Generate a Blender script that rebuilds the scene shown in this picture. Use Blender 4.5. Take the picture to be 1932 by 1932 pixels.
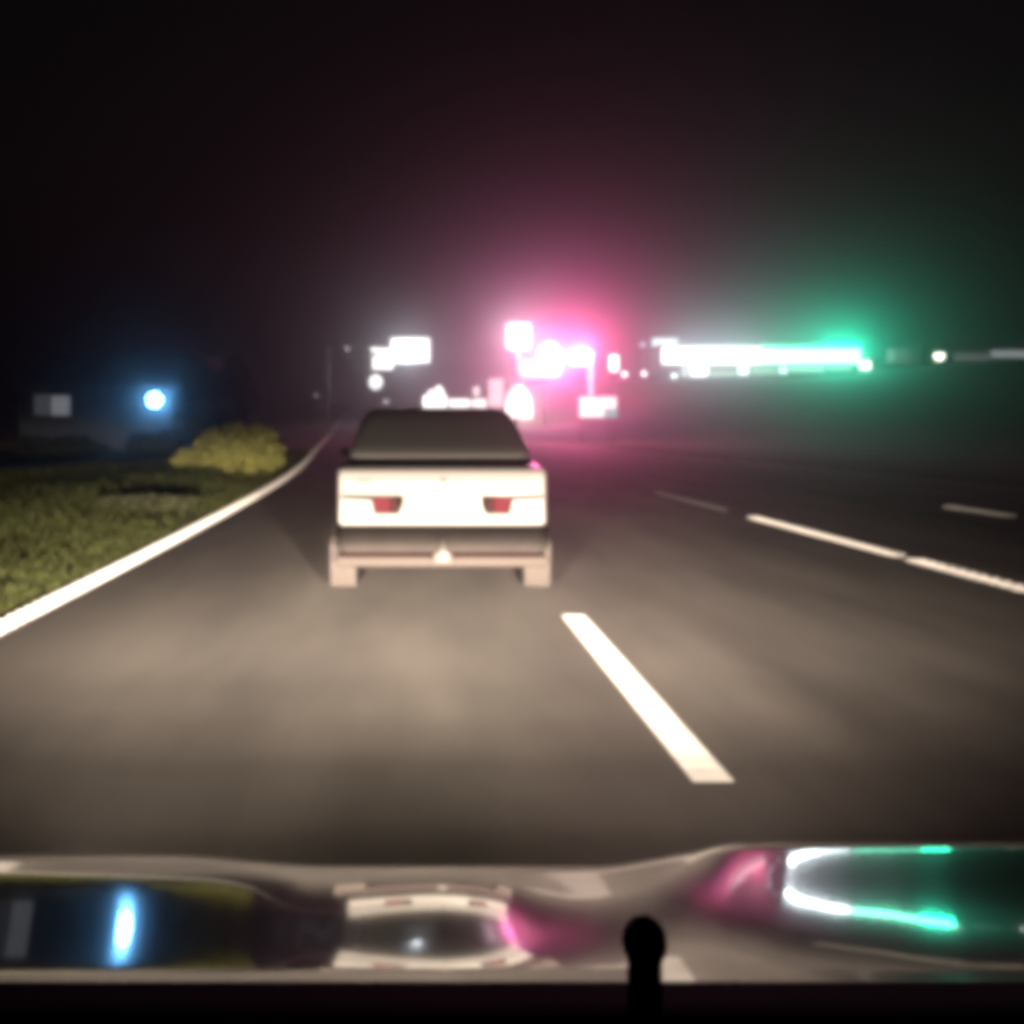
import bpy, bmesh, math, random
import numpy as np
from mathutils import Vector, Matrix

random.seed(7)
rng = np.random.default_rng(7)
for o in list(bpy.data.objects):
    bpy.data.objects.remove(o)
S = bpy.context.scene
COL = S.collection
R = math.radians

# ------------------------------------------------------------------ camera, sky, exposure
CAM_H = 1.27
F, U0, V0 = 1900.0, 780.0, 798.0          # focal length and vanishing point on a 1932 px square
cam_d = bpy.data.cameras.new('camera')
cam = bpy.data.objects.new('camera', cam_d)
COL.objects.link(cam)
cam.location = (0, 0, CAM_H)
cam.rotation_euler = (R(90), 0, 0)
cam_d.sensor_width = 36
cam_d.lens = F / 1932 * 36
cam_d.shift_x = (966 - U0) / 1932
cam_d.shift_y = (V0 - 966) / 1932
cam_d.clip_start = 0.05
cam_d.clip_end = 3000
S.camera = cam

W = bpy.data.worlds.new('World')
S.world = W
W.use_nodes = True
nt = W.node_tree
sky = nt.nodes.new('ShaderNodeTexSky')
sky.sky_type = 'NISHITA'
sky.sun_disc = False
sky.sun_elevation = R(-3.0)
sky.sun_rotation = R(160)
bg = nt.nodes['Background']
nt.links.new(sky.outputs[0], bg.inputs[0])
bg.inputs[1].default_value = 0.03

S.view_settings.view_transform = 'Standard'
S.view_settings.look = 'None'
S.view_settings.exposure = 0.0
S.view_settings.gamma = 1.0
S.view_settings.use_curve_mapping = False
S.cycles.use_denoising = True
S.cycles.filter_width = 8.0                # the soft low-resolution video picture
S.cycles.max_bounces = 5
S.cycles.diffuse_bounces = 2
S.cycles.glossy_bounces = 3
S.cycles.volume_bounces = 0
S.cycles.sample_clamp_indirect = 2.0
S.cycles.sample_clamp_direct = 0.0
S.cycles.caustics_reflective = False
S.cycles.caustics_refractive = False

# ------------------------------------------------------------------ helpers: materials
def mat(name, col, rough=0.6, metal=0.0, emit=None, strength=0.0, noise=0.0, nscale=8.0, coat=0.0, bump=0.0, spec=0.5):
    m = bpy.data.materials.new(name)
    m.use_nodes = True
    n = m.node_tree.nodes
    l = m.node_tree.links
    p = n['Principled BSDF']
    p.inputs['Base Color'].default_value = (*col, 1)
    p.inputs['Roughness'].default_value = rough
    p.inputs['Metallic'].default_value = metal
    p.inputs['Coat Weight'].default_value = coat
    p.inputs['Coat Roughness'].default_value = 0.03
    p.inputs['Specular IOR Level'].default_value = spec
    if noise or bump:
        tc = n.new('ShaderNodeTexCoord')
        t = n.new('ShaderNodeTexNoise')
        t.inputs['Scale'].default_value = nscale
        t.inputs['Detail'].default_value = 5
        l.new(tc.outputs['Object'], t.inputs['Vector'])
        if noise:
            r = n.new('ShaderNodeValToRGB')
            r.color_ramp.elements[0].position = 0.3
            r.color_ramp.elements[1].position = 0.7
            r.color_ramp.elements[0].color = (*[c * (1 - noise) for c in col], 1)
            r.color_ramp.elements[1].color = (*[min(1, c * (1 + noise)) for c in col], 1)
            l.new(t.outputs['Fac'], r.inputs['Fac'])
            l.new(r.outputs['Color'], p.inputs['Base Color'])
        if bump:
            b = n.new('ShaderNodeBump')
            b.inputs['Strength'].default_value = bump
            b.inputs['Distance'].default_value = 0.02
            l.new(t.outputs['Fac'], b.inputs['Height'])
            l.new(b.outputs['Normal'], p.inputs['Normal'])
    if emit:
        p.inputs['Emission Color'].default_value = (*emit, 1)
        p.inputs['Emission Strength'].default_value = strength
        m.cycles.emission_sampling = 'NONE' if strength < 40 else 'AUTO'
    return m

def glow_mat(name, col, strength):
    return mat(name, (0.12, 0.12, 0.12), 0.5, emit=col, strength=strength)

# ------------------------------------------------------------------ helpers: meshes
def link_mesh(name, me, m=None, parent=None, smooth=False):
    o = bpy.data.objects.new(name, me)
    COL.objects.link(o)
    if m is not None:
        me.materials.append(m)
    if smooth:
        for f in me.polygons:
            f.use_smooth = True
    if parent is not None:
        o.parent = parent
    return o

def from_pd(name, verts, faces, m=None, parent=None, smooth=False):
    me = bpy.data.meshes.new(name)
    me.from_pydata([tuple(map(float, v)) for v in verts], [], faces)
    me.update()
    return link_mesh(name, me, m, parent, smooth)

def from_bm(name, bm, m=None, parent=None, smooth=False):
    bmesh.ops.recalc_face_normals(bm, faces=bm.faces)
    me = bpy.data.meshes.new(name)
    bm.to_mesh(me)
    bm.free()
    return link_mesh(name, me, m, parent, smooth)

def box(bm, x0, x1, y0, y1, z0, z1, bev=0.0):
    r = bmesh.ops.create_cube(bm, size=1.0)
    vs = r['verts']
    bmesh.ops.scale(bm, vec=(x1 - x0, y1 - y0, z1 - z0), verts=vs)
    bmesh.ops.translate(bm, vec=((x0 + x1) / 2, (y0 + y1) / 2, (z0 + z1) / 2), verts=vs)
    if bev > 0:
        es = list({e for v in vs for e in v.link_edges})
        bmesh.ops.bevel(bm, geom=es, offset=bev, segments=3, profile=0.5, affect='EDGES')

def tube(bm, p0, p1, r0, r1=None, seg=12):
    p0 = Vector(p0); p1 = Vector(p1)
    d = p1 - p0
    r = bmesh.ops.create_cone(bm, cap_ends=True, segments=seg, radius1=r0, radius2=r0 if r1 is None else r1, depth=d.length)
    q = Vector((0, 0, 1)).rotation_difference(d.normalized()).to_matrix().to_4x4()
    bmesh.ops.transform(bm, matrix=Matrix.Translation((p0 + p1) / 2) @ q, verts=r['verts'])

def sphere(bm, c, r, sc=(1, 1, 1), seg=16):
    q = bmesh.ops.create_uvsphere(bm, u_segments=seg, v_segments=max(6, seg // 2), radius=r)
    bmesh.ops.scale(bm, vec=sc, verts=q['verts'])
    bmesh.ops.translate(bm, vec=c, verts=q['verts'])

def prism(bm, pts, y0, y1):
    """polygon in the x-z plane given depth from y0 to y1"""
    a = [bm.verts.new((x, y0, z)) for x, z in pts]
    b = [bm.verts.new((x, y1, z)) for x, z in pts]
    n = len(pts)
    bm.faces.new(a)
    bm.faces.new(b[::-1])
    for i in range(n):
        bm.faces.new((a[i], b[i], b[(i + 1) % n], a[(i + 1) % n]))

def lathe_x(bm, prof, cx, cy, cz, seg=32):
    """profile of (x, r) turned about the x axis"""
    rings = []
    for x, r in prof:
        rings.append([bm.verts.new((cx + x, cy + r * math.cos(2 * math.pi * k / seg), cz + r * math.sin(2 * math.pi * k / seg))) for k in range(seg)])
    for a, b in zip(rings, rings[1:]):
        for k in range(seg):
            bm.faces.new((a[k], a[(k + 1) % seg], b[(k + 1) % seg], b[k]))
    bm.faces.new(rings[0][::-1])
    bm.faces.new(rings[-1])

def tag(o, label=None, cat=None, group=None, kind=None):
    if label: o['label'] = label
    if cat: o['category'] = cat
    if group: o['group'] = group
    if kind: o['kind'] = kind
    return o

def thing(name, loc, label, cat, group=None):
    o = bpy.data.objects.new(name, None)
    COL.objects.link(o)
    o.location = loc
    o.empty_display_size = 0.3
    return tag(o, label, cat, group)

LAMP_K = 0.08
def lamp_light(parent, loc, col, watts, radius=0.0, name='lamp_light'):
    d = bpy.data.lights.new(name, 'POINT')
    d.energy = watts * LAMP_K
    d.color = col
    d.shadow_soft_size = radius
    o = bpy.data.objects.new(name, d)
    COL.objects.link(o)
    o.parent = parent
    o.location = loc
    return o

# ------------------------------------------------------------------ the lie of the land
def interp(xs, ys):
    xs = np.array(xs, float); ys = np.array(ys, float)
    d = np.gradient(ys, xs)
    def f(x):
        x = np.clip(np.asarray(x, float), xs[0], xs[-1])
        i = np.clip(np.searchsorted(xs, x) - 1, 0, len(xs) - 2)
        h = xs[i + 1] - xs[i]
        t = (x - xs[i]) / h
        return ((2 * t**3 - 3 * t**2 + 1) * ys[i] + (t**3 - 2 * t**2 + t) * h * d[i] + (-2 * t**3 + 3 * t**2) * ys[i + 1] + (t**3 - t**2) * h * d[i + 1])
    return f

zr = interp([-60, 0, 25, 50, 80, 120, 160, 200, 260, 400, 900], [0, 0, 0, 0.05, 0.45, 1.46, 2.75, 4.2, 5.9, 7.5, 8.0])
xo = interp([-60, 0, 9, 20, 50, 80, 120, 160, 200, 300, 900], [0.12, 0, -0.04, -0.28, -2.2, -4.05, -6.3, -8.0, -9.5, -16, -60])
redge = interp([-60, 30, 50, 80, 115, 200, 900], [12.2, 12.2, 11.7, 10.2, 8.9, 8.4, 8.4])
LEFT = -2.54

def sm(t):
    t = np.clip(t, 0, 1)
    return t * t * (3 - 2 * t)

def ground_z(x, y):
    x = np.asarray(x, float); y = np.asarray(y, float)
    b = zr(y) - 0.03
    c = xo(y)
    right = x - c - redge(y)
    rise = sm((y - 35) / 80)
    b = b + rise * (4.9 * sm((right - 7.5) / 17) + 2.2 * sm((right - 42) / 25))
    left = (LEFT + c - 0.17) - x
    b = b + 0.06 * sm(left / 0.6) - 0.25 * sm((left - 3) / 6) * sm((y - 20) / 20)
    b = b + np.where((left > 0.5) | (right > 0.8), 0.03 * np.sin(x * 1.3 + y * 0.7) * np.sin(y * 0.9 - x * 0.4), 0)
    return b

def gz(x, y):
    return float(ground_z(x, y))

def P(u, v, d):
    return ((u - U0) / F * d, d, CAM_H - (v - V0) / F * d)

ys = np.concatenate([np.arange(-40, 0, 2.0), np.arange(0, 40, 0.5), np.arange(40, 220, 2.0), np.arange(220, 900.1, 20)])

def road_mat():
    m = bpy.data.materials.new('asphalt')
    m.use_nodes = True
    n = m.node_tree.nodes; l = m.node_tree.links
    p = n['Principled BSDF']
    p.inputs['Roughness'].default_value = 0.85
    p.inputs['Specular IOR Level'].default_value = 0.25
    tc = n.new('ShaderNodeTexCoord')
    mp = n.new('ShaderNodeMapping')
    mp.inputs['Scale'].default_value = (1.6, 0.35, 1.0)
    l.new(tc.outputs['Object'], mp.inputs['Vector'])
    a = n.new('ShaderNodeTexNoise'); a.inputs['Scale'].default_value = 0.9; a.inputs['Detail'].default_value = 4
    l.new(mp.outputs[0], a.inputs['Vector'])
    b = n.new('ShaderNodeTexNoise'); b.inputs['Scale'].default_value = 60; b.inputs['Detail'].default_value = 3
    l.new(tc.outputs['Object'], b.inputs['Vector'])
    mx = n.new('ShaderNodeMath'); mx.operation = 'MULTIPLY_ADD'; mx.inputs[1].default_value = 0.3
    l.new(b.outputs['Fac'], mx.inputs[0]); l.new(a.outputs['Fac'], mx.inputs[2])
    r = n.new('ShaderNodeValToRGB')
    r.color_ramp.elements[0].position = 0.4; r.color_ramp.elements[0].color = (0.034, 0.030, 0.027, 1)
    r.color_ramp.elements[1].position = 0.9; r.color_ramp.elements[1].color = (0.086, 0.077, 0.068, 1)
    l.new(mx.outputs[0], r.inputs['Fac'])
    l.new(r.outputs['Color'], p.inputs['Base Color'])
    bp = n.new('ShaderNodeBump'); bp.inputs['Strength'].default_value = 0.4; bp.inputs['Distance'].default_value = 0.008
    l.new(b.outputs['Fac'], bp.inputs['Height']); l.new(bp.outputs['Normal'], p.inputs['Normal'])
    return m

M_asphalt = road_mat()
M_paint = mat('road_paint', (0.72, 0.70, 0.66), 0.7, noise=0.12, nscale=14)

def ground_mat():
    m = bpy.data.materials.new('verge_soil')
    m.use_nodes = True
    n = m.node_tree.nodes; l = m.node_tree.links
    p = n['Principled BSDF']; p.inputs['Roughness'].default_value = 0.95
    p.inputs['Specular IOR Level'].default_value = 0.1
    tc = n.new('ShaderNodeTexCoord')
    a = n.new('ShaderNodeTexNoise'); a.inputs['Scale'].default_value = 0.7; a.inputs['Detail'].default_value = 6
    l.new(tc.outputs['Object'], a.inputs['Vector'])
    r = n.new('ShaderNodeValToRGB')
    e = r.color_ramp.elements
    e[0].position = 0.35; e[0].color = (0.018, 0.024, 0.007, 1)
    e[1].position = 0.68; e[1].color = (0.045, 0.039, 0.020, 1)
    l.new(a.outputs['Fac'], r.inputs['Fac']); l.new(r.outputs['Color'], p.inputs['Base Color'])
    return m
M_ground = ground_mat()

# ground: one sheet to the horizon
gx = np.concatenate([np.linspace(-700, -60, 9)[:-1], np.arange(-60, -12, 3.0), np.arange(-12, 20, 0.8), np.arange(20, 90, 3.0), np.linspace(90, 700, 9)])
X, Y = np.meshgrid(gx, ys)
# let the columns follow the bend of the road near it
X2 = X + xo(Y) * np.exp(-(X / 40) ** 2)
Z = ground_z(X2, Y) - np.where((X2 > LEFT - 0.5 + xo(Y)) & (X2 < redge(Y) + 0.9 + xo(Y)), 0.08, 0.0)
nx, ny = len(gx), len(ys)
V = np.stack([X2, Y, Z], -1).reshape(-1, 3)
idx = np.arange(nx * ny).reshape(ny, nx)
fs = np.stack([idx[:-1, :-1], idx[:-1, 1:], idx[1:, 1:], idx[1:, :-1]], -1).reshape(-1, 4)
g = from_pd('ground', V, fs.tolist(), M_ground, smooth=True)
tag(g, 'dark grassy ground rising to the right beyond the road', kind='structure')

def strip(name, f0, f1, y0, y1, dz, m, label, step=None, thick=0.0):
    yy = [y for y in ys if y0 < y < y1]
    yy = np.array([y0] + yy + [y1])
    a = np.stack([f0(yy), yy, zr(yy) + dz], -1)
    b = np.stack([f1(yy), yy, zr(yy) + dz], -1)
    n = len(yy)
    V = np.concatenate([a, b])
    F_ = [(i, i + n, i + n + 1, i + 1) for i in range(n - 1)]
    if thick:
        V = np.concatenate([V, V - np.array([0, 0, thick])])
        m2 = 2 * n
        for i in range(n - 1):
            F_.append((i, i + 1, i + 1 + m2, i + m2))
            F_.append((i + n, i + n + m2, i + n + 1 + m2, i + n + 1))
    o = from_pd(name, V, F_, m)
    tag(o, label, kind='structure')
    return o

strip('road', lambda y: LEFT - 0.15 + xo(y), lambda y: redge(y) + xo(y), -40, 895, 0.0, M_asphalt,
      'brown grey asphalt road lit by headlights, bending left', thick=0.15)

def line(x, w, y0, y1, label, h=0.006, pitch=0.16):
    """painted line; low cross ribs added to catch headlight, standing in for retroreflection"""
    yy = []; zz = []
    y = y0
    while y < y1:
        p = pitch * (1 + max(0, y - 30) / 60)
        e = min(y + p, y1)
        yy += [y, y + 0.006, y + 0.03, y + 0.036]; zz += [0.004, 0.004 + h, 0.004 + h, 0.004]  # added rib faces turned to the headlamps to brighten the paint
        y = e
    yy = np.array(yy + [y1]); zz = np.array(zz + [0.004])
    a = np.stack([x - w / 2 + xo(yy), yy, zr(yy) + zz], -1)
    b = np.stack([x + w / 2 + xo(yy), yy, zr(yy) + zz], -1)
    n = len(yy)
    o = from_pd('lane_marking', np.concatenate([a, b]), [(i, i + n, i + n + 1, i + 1) for i in range(n - 1)], M_paint)
    tag(o, label, kind='structure')

line(LEFT, 0.17, -20, 230, 'long solid white edge line curving away along the grass verge', h=0.009)
line(1.07, 0.145, 3.56, 6.62, 'bright white lane dash just right of the white car', h=0.0012)
for y0 in (13.5, 23.5, 33.5, 43.5, 53.5):
    line(1.07, 0.13, y0, y0 + 3.0, 'distant white lane dash hidden beyond the white car')
line(4.67, 0.17, 3.0, 9.30, 'white lane line at the right edge of the picture', h=0.014)
line(4.67, 0.14, 9.62, 13.6, 'thin white lane dash in the right lanes', h=0.012)
line(4.67, 0.06, 14.6, 18.5, 'faint worn white lane dash farther up the right lanes', h=0.002)
line(8.22, 0.18, 13.7, 15.2, 'short faint white dash in the outermost right lane', h=0.02)

# ------------------------------------------------------------------ air volume added to stand in for windscreen bloom
bm = bmesh.new()
box(bm, -160, 160, -30, 320, -3, 14.5)
hz = from_bm('bloom_haze', bm)
mh = bpy.data.materials.new('bloom_air')
mh.use_nodes = True
n = mh.node_tree.nodes
n.remove(n['Principled BSDF'])
pv = n.new('ShaderNodeVolumePrincipled')
pv.inputs['Color'].default_value = (0.95, 0.95, 0.97, 1)
pv.inputs['Density'].default_value = 0.0024
pv.inputs['Anisotropy'].default_value = 0.93
mh.node_tree.links.new(pv.outputs[0], n['Material Output'].inputs['Volume'])
hz.data.materials.append(mh)
tag(hz, 'thin air volume added for the windscreen bloom round the lamps', kind='stuff')

# ------------------------------------------------------------------ vegetation
def leaf_mat(name, col):
    m = mat(name, col, 0.8, noise=0.3, nscale=3.0, spec=0.2)
    return m
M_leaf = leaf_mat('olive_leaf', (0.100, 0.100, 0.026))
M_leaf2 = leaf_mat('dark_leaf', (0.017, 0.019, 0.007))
M_grass = leaf_mat('grass_blade', (0.021, 0.025, 0.005))
M_bark = mat('bark', (0.10, 0.075, 0.05), 0.9, noise=0.3)

def leaves(name, cx, cy, spec, n, size, m, parent):
    """leaf quads spread through a few overlapping ellipsoids: spec = [(dx,dy,z,rx,ry,rz)]"""
    w = np.array([s[3] * s[4] * s[5] for s in spec]) ** 0.7
    pick = rng.choice(len(spec), n, p=w / w.sum())
    sp = np.array(spec)[pick]
    d = rng.normal(size=(n, 3)); d /= np.linalg.norm(d, axis=1)[:, None]
    r = rng.uniform(0.45, 1.05, n) ** 0.6
    c = sp[:, :3] + d * sp[:, 3:] * r[:, None]
    c[:, 2] = np.maximum(c[:, 2], 0.03)
    a = rng.normal(size=(n, 3)); a /= np.linalg.norm(a, axis=1)[:, None]
    b = np.cross(a, rng.normal(size=(n, 3))); b /= np.linalg.norm(b, axis=1)[:, None]
    s = size * rng.uniform(0.6, 1.4, n)[:, None]
    V = np.stack([c - a * s, c + b * s * 0.45, c + a * s, c - b * s * 0.45], 1).reshape(-1, 3)
    fs = np.arange(4 * n).reshape(n, 4)
    return from_pd(name, V, fs.tolist(), m, parent)

def shrub(x, y, w, h, n, label, m, group='shrubs along the left verge', dep=None):
    t = thing('shrub', (x, y, gz(x, y) - 0.02), label, 'shrub', group)
    dep = dep or w * 0.9
    spec = []
    for k in range(9):
        spec.append((rng.uniform(-.32, .32) * w, rng.uniform(-.3, .3) * dep, h * rng.uniform(.3, .68), w * rng.uniform(.15, .24), dep * rng.uniform(.16, .25), h * rng.uniform(.2, .32)))
    spec.append((0, 0, h * .35, w * .36, dep * .36, h * .35))
    leaves('foliage', 0, 0, spec, n, 0.055 if h < 0.7 else 0.075, m, t)
    bm = bmesh.new()
    for k in range(5):
        a = rng.uniform(0, 6.28)
        tube(bm, (0.03 * math.cos(a), 0.03 * math.sin(a), -0.05), (w * .22 * math.cos(a), dep * .22 * math.sin(a), h * .7), 0.018, 0.006, 6)
    from_bm('stem', bm, M_bark, t)
    return t

shrub(-3.95, 24.0, 2.5, 1.35, 6000, 'rounded olive shrub beside the white edge line, tallest on the verge', M_leaf)
shrub(-5.3, 25.5, 1.7, 0.8, 2500, 'lower shrub at the left foot of the rounded olive shrub', M_leaf)
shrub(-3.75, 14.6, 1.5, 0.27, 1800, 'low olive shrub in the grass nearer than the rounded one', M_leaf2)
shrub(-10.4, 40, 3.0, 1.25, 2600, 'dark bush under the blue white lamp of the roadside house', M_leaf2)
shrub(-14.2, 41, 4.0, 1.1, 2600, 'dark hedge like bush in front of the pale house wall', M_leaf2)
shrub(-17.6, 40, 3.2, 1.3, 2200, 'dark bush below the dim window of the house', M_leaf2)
shrub(-8.9, 44, 4.6, 4.9, 15000, 'tall dark shrub added to hide the right corner of the house', M_leaf2)  # added to cover the end wall that catches the pink light

# grass on the verge: one mass
def grass():
    n = 52000
    y = 4.5 + 40 * rng.random(n) ** 1.8
    off = rng.random(n) ** 1.5 * 6.5 + 0.22
    x = LEFT + xo(y) - off
    patch = np.sin(x * 1.9 + 1.3) * np.sin(y * 0.8) + rng.normal(0, .5, n)
    keep = (patch > -0.55) | (off > 1.6)
    x, y, off = x[keep], y[keep], off[keep]
    n = len(x)
    z = ground_z(x, y) - 0.01
    h = rng.uniform(0.05, 0.17, n) * (0.5 + sm((off - 0.4) / 2.0))
    az = rng.uniform(0, 6.283, n)
    lean = rng.uniform(0.1, 0.7, n) * h
    ww = rng.uniform(0.006, 0.013, n) * (1 + y / 18)
    bx, by = np.cos(az) * ww, np.sin(az) * ww
    la = rng.uniform(0, 6.283, n)
    A = np.stack([x - bx, y - by, z], -1); B = np.stack([x + bx, y + by, z], -1)
    C = np.stack([x + np.cos(la) * lean, y + np.sin(la) * lean, z + h], -1)
    V = np.stack([A, B, C], 1).reshape(-1, 3)
    o = from_pd('grass', V, np.arange(3 * n).reshape(n, 3).tolist(), M_grass)
    tag(o, 'yellow green roadside grass lit by the headlights', kind='stuff')
grass()

# ------------------------------------------------------------------ the white car ahead
M_white = mat('white_car_paint', (0.78, 0.76, 0.72), 0.3, coat=0.5)
M_glass = mat('dark_car_glass', (0.017, 0.015, 0.018), 0.06, spec=0.5)
M_plastic = mat('dark_bumper_plastic', (0.0135, 0.0115, 0.0108), 0.75, noise=0.12, nscale=6, spec=0.05)
M_rubber = mat('rubber', (0.010, 0.0095, 0.009), 0.85, spec=0.05)
M_flap = mat('mud_flap_rubber', (0.016, 0.0135, 0.0122), 0.8, noise=0.08, spec=0.05)
M_valance = mat('lower_valance', (0.013, 0.0108, 0.0095), 0.7, spec=0.05)
M_red = mat('red_lens', (0.006, 0.0012, 0.0012), 0.7, spec=0.0, emit=(.66, .12, .13), strength=0.95)
M_rev = mat('pale_pink_lens', (0.10, 0.05, 0.05), 0.7, spec=0.0)
M_seam = mat('dark_seam', (0.004, 0.0020, 0.0020), 0.8, spec=0.0)
M_chrome = mat('chrome', (0.7, 0.7, 0.7), 0.35, metal=0.6)
M_silver = mat('silver_rim', (0.35, 0.35, 0.36), 0.35, metal=0.8)

def rring(w, zb, zt, y, n=6, rt=0.07, rb=0.07, tumble=0.0, bow=0.0):
    """rounded box outline in the x-z plane"""
    pts = []
    def arc(cx, cz, r, a0):
        for k in range(n + 1):
            a = a0 + (math.pi / 2) * k / n
            pts.append((cx + r * math.cos(a), cz + r * math.sin(a)))
    arc(w - rt - tumble, zt - rt, rt, 0)
    arc(-w + rt + tumble, zt - rt, rt, math.pi / 2)
    arc(-w + rb, zb + rb, rb, math.pi)
    arc(w - rb, zb + rb, rb, 1.5 * math.pi)
    return [(x, y + bow * (x / w) ** 2, z) for x, z in pts]

def loft(bm, rings):
    rr = [[bm.verts.new(p) for p in r] for r in rings]
    n = len(rr[0])
    for a, b in zip(rr, rr[1:]):
        for k in range(n):
            bm.faces.new((a[k], a[(k + 1) % n], b[(k + 1) % n], b[k]))
    bm.faces.new(rr[0][::-1])
    bm.faces.new(rr[-1])

def make_sedan(x, y):
    t = thing('sedan_car', (x, y, 0.002), 'white sedan just ahead in the lane, bright boot panel with dim red tail lamps', 'car')
    # body: y = 0 is the boot panel
    bm = bmesh.new()
    rings = [rring(0.715, 0.55, 0.925, 0.0, rt=.03, rb=.03, bow=.012), rring(0.732, 0.545, 0.944, 0.02, rt=.03, rb=.03, bow=.012), rring(0.735, 0.50, 0.95, 0.10, rt=.05, bow=.01),
             rring(0.77, 0.34, 0.955, 0.45, rt=.07), rring(0.805, 0.28, 0.955, 0.85, rt=.08), rring(0.815, 0.26, 0.95, 1.6, rt=.08),
             rring(0.815, 0.26, 0.94, 2.6, rt=.08), rring(0.80, 0.28, 0.92, 3.1, rt=.09), rring(0.77, 0.32, 0.86, 3.75, rt=.09), rring(0.70, 0.36, 0.76, 4.05, rt=.09), rring(0.62, 0.40, 0.66, 4.1, rt=.08)]
    loft(bm, rings)
    body = from_bm('body', bm, M_white, t, True)
    # cabin: rings stacked in z
    def cab(z, w, y0, y1, r=.1):
        pts = []
        for cx, cy, a0 in ((w - r, y1 - r, 0), (-w + r, y1 - r, math.pi / 2), (-w + r, y0 + r, math.pi), (w - r, y0 + r, 1.5 * math.pi)):
            for k in range(6):
                a = a0 + math.pi / 2 * k / 5
                pts.append((cx + r * math.cos(a), cy + r * math.sin(a), z))
        return pts
    bm = bmesh.new()
    loft(bm, [cab(.93, .715, .58, 3.05), cab(1.10, .69, .83, 2.72), cab(1.27, .635, 1.07, 2.42), cab(1.345, .60, 1.2, 2.28, .12), cab(1.385, .54, 1.32, 2.15, .14), cab(1.40, .40, 1.5, 1.95, .15)])
    from_bm('roof', bm, M_white, body, True)
    # glass: panes 4 mm proud of the cabin
    def pane(name, pts):
        c = Vector((0, 1.7, 1.1))
        vs = [Vector(p) for p in pts]
        nn = (vs[1] - vs[0]).cross(vs[2] - vs[0]).normalized()
        if nn.dot(sum(vs, Vector()) / len(vs) - c) < 0: nn = -nn
        a = [v + nn * 0.006 for v in vs]; b = [v - nn * 0.02 for v in vs]
        k = len(a)
        F_ = [list(range(k)), list(range(2 * k - 1, k - 1, -1))] + [[i, i + k, (i + 1) % k + k, (i + 1) % k] for i in range(k)]
        from_pd(name, a + b, F_, M_glass, t)
    pane('rear_window', [(-.62, .66, .965), (.62, .66, .965), (.53, 1.15, 1.30), (-.53, 1.15, 1.30)])
    pane('windscreen', [(-.62, 2.96, .97), (.62, 2.96, .97), (.53, 2.36, 1.30), (-.53, 2.36, 1.30)])
    for s in (-1, 1):
        pane('side_window', [(s * .712, .95, .975), (s * .712, 1.68, .975), (s * .637, 1.68, 1.28), (s * .637, 1.25, 1.28)])
        pane('side_window', [(s * .712, 1.74, .975), (s * .712, 2.72, .975), (s * .637, 2.36, 1.28), (s * .637, 1.74, 1.28)])
    # boot lid seam and handle, small badge
    bm = bmesh.new(); box(bm, -.62, .62, -.010, .012, .872, .876)
    from_bm('boot_lid_seam', bm, mat('boot_seam', (0.45, 0.42, 0.38), 0.6), t)
    bm = bmesh.new(); box(bm, -.02, .035, -.016, .01, .855, .878, .004)
    from_bm('boot_handle', bm, mat('handle_grey', (0.10, 0.10, 0.10), 0.4), t)
    bm = bmesh.new()
    for k in range(5): box(bm, -.60 + k * .022, -.586 + k * .022, -.010, .012, .850, .868)
    from_bm('badge', bm, mat('badge_grey', (0.12, 0.10, 0.10), 0.4), t)
    # tail lamps
    for s in (-1, 1):
        mx = lambda pts: [(s * a, b) for a, b in pts]
        bm = bmesh.new(); prism(bm, mx([(.275, .755), (.50, .755), (.50, .735), (.478, .625), (.305, .625), (.275, .70)]), -.008, .02)
        housing = from_bm('tail_lamp', bm, M_seam, t)
        bm = bmesh.new(); prism(bm, mx([(.365, .745), (.492, .745), (.472, .635), (.365, .635)]), -.014, -.004)
        from_bm('red_lens', bm, M_red, housing)
        bm = bmesh.new(); prism(bm, mx([(.300, .728), (.358, .745), (.358, .635), (.318, .635)]), -.014, -.004)
        from_bm('reverse_lens', bm, M_rev, housing)
        bm = bmesh.new(); prism(bm, mx([(.50, .755), (.71, .758), (.71, .738), (.50, .728)]), -.006, .03)
        from_bm('lamp_trim', bm, M_seam, housing)
    # bumper
    bm = bmesh.new()
    loft(bm, [rring(.66, .375, .525, -.095, rt=.05, rb=.05, bow=.03), rring(.725, .36, .54, -.075, rt=.04, rb=.05, bow=.03), rring(.75, .355, .545, -.03, rt=.03, bow=.03), rring(.765, .36, .545, .30, rt=.03), rring(.74, .38, .54, .42, rt=.03)])
    bumper = from_bm('bumper', bm, M_plastic, t, True)
    bm = bmesh.new(); box(bm, -.70, .70, .05, .30, .315, .36)
    from_bm('bumper_recess', bm, M_seam, bumper)
    bm = bmesh.new(); box(bm, -.76, .76, .10, .34, .235, .315, .02)
    from_bm('lower_valance', bm, M_valance, t, True)
    # tow bracket: a small pale pyramid on a plate
    bm = bmesh.new(); prism(bm, [(-.065, .30), (.065, .30), (.065, .36), (.028, .385), (.012, .475), (-.012, .475), (-.028, .385), (-.065, .36)], -.14, -.10)
    box(bm, -.03, .03, -.10, .10, .31, .35)
    from_bm('tow_bracket', bm, mat('tow_bracket_white', (0.03, 0.027, 0.025), 0.5), t, True)
    # floor pan
    bm = bmesh.new(); box(bm, -.66, .66, .35, 3.9, .20, .35)
    from_bm('underbody', bm, M_seam, t)
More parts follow.
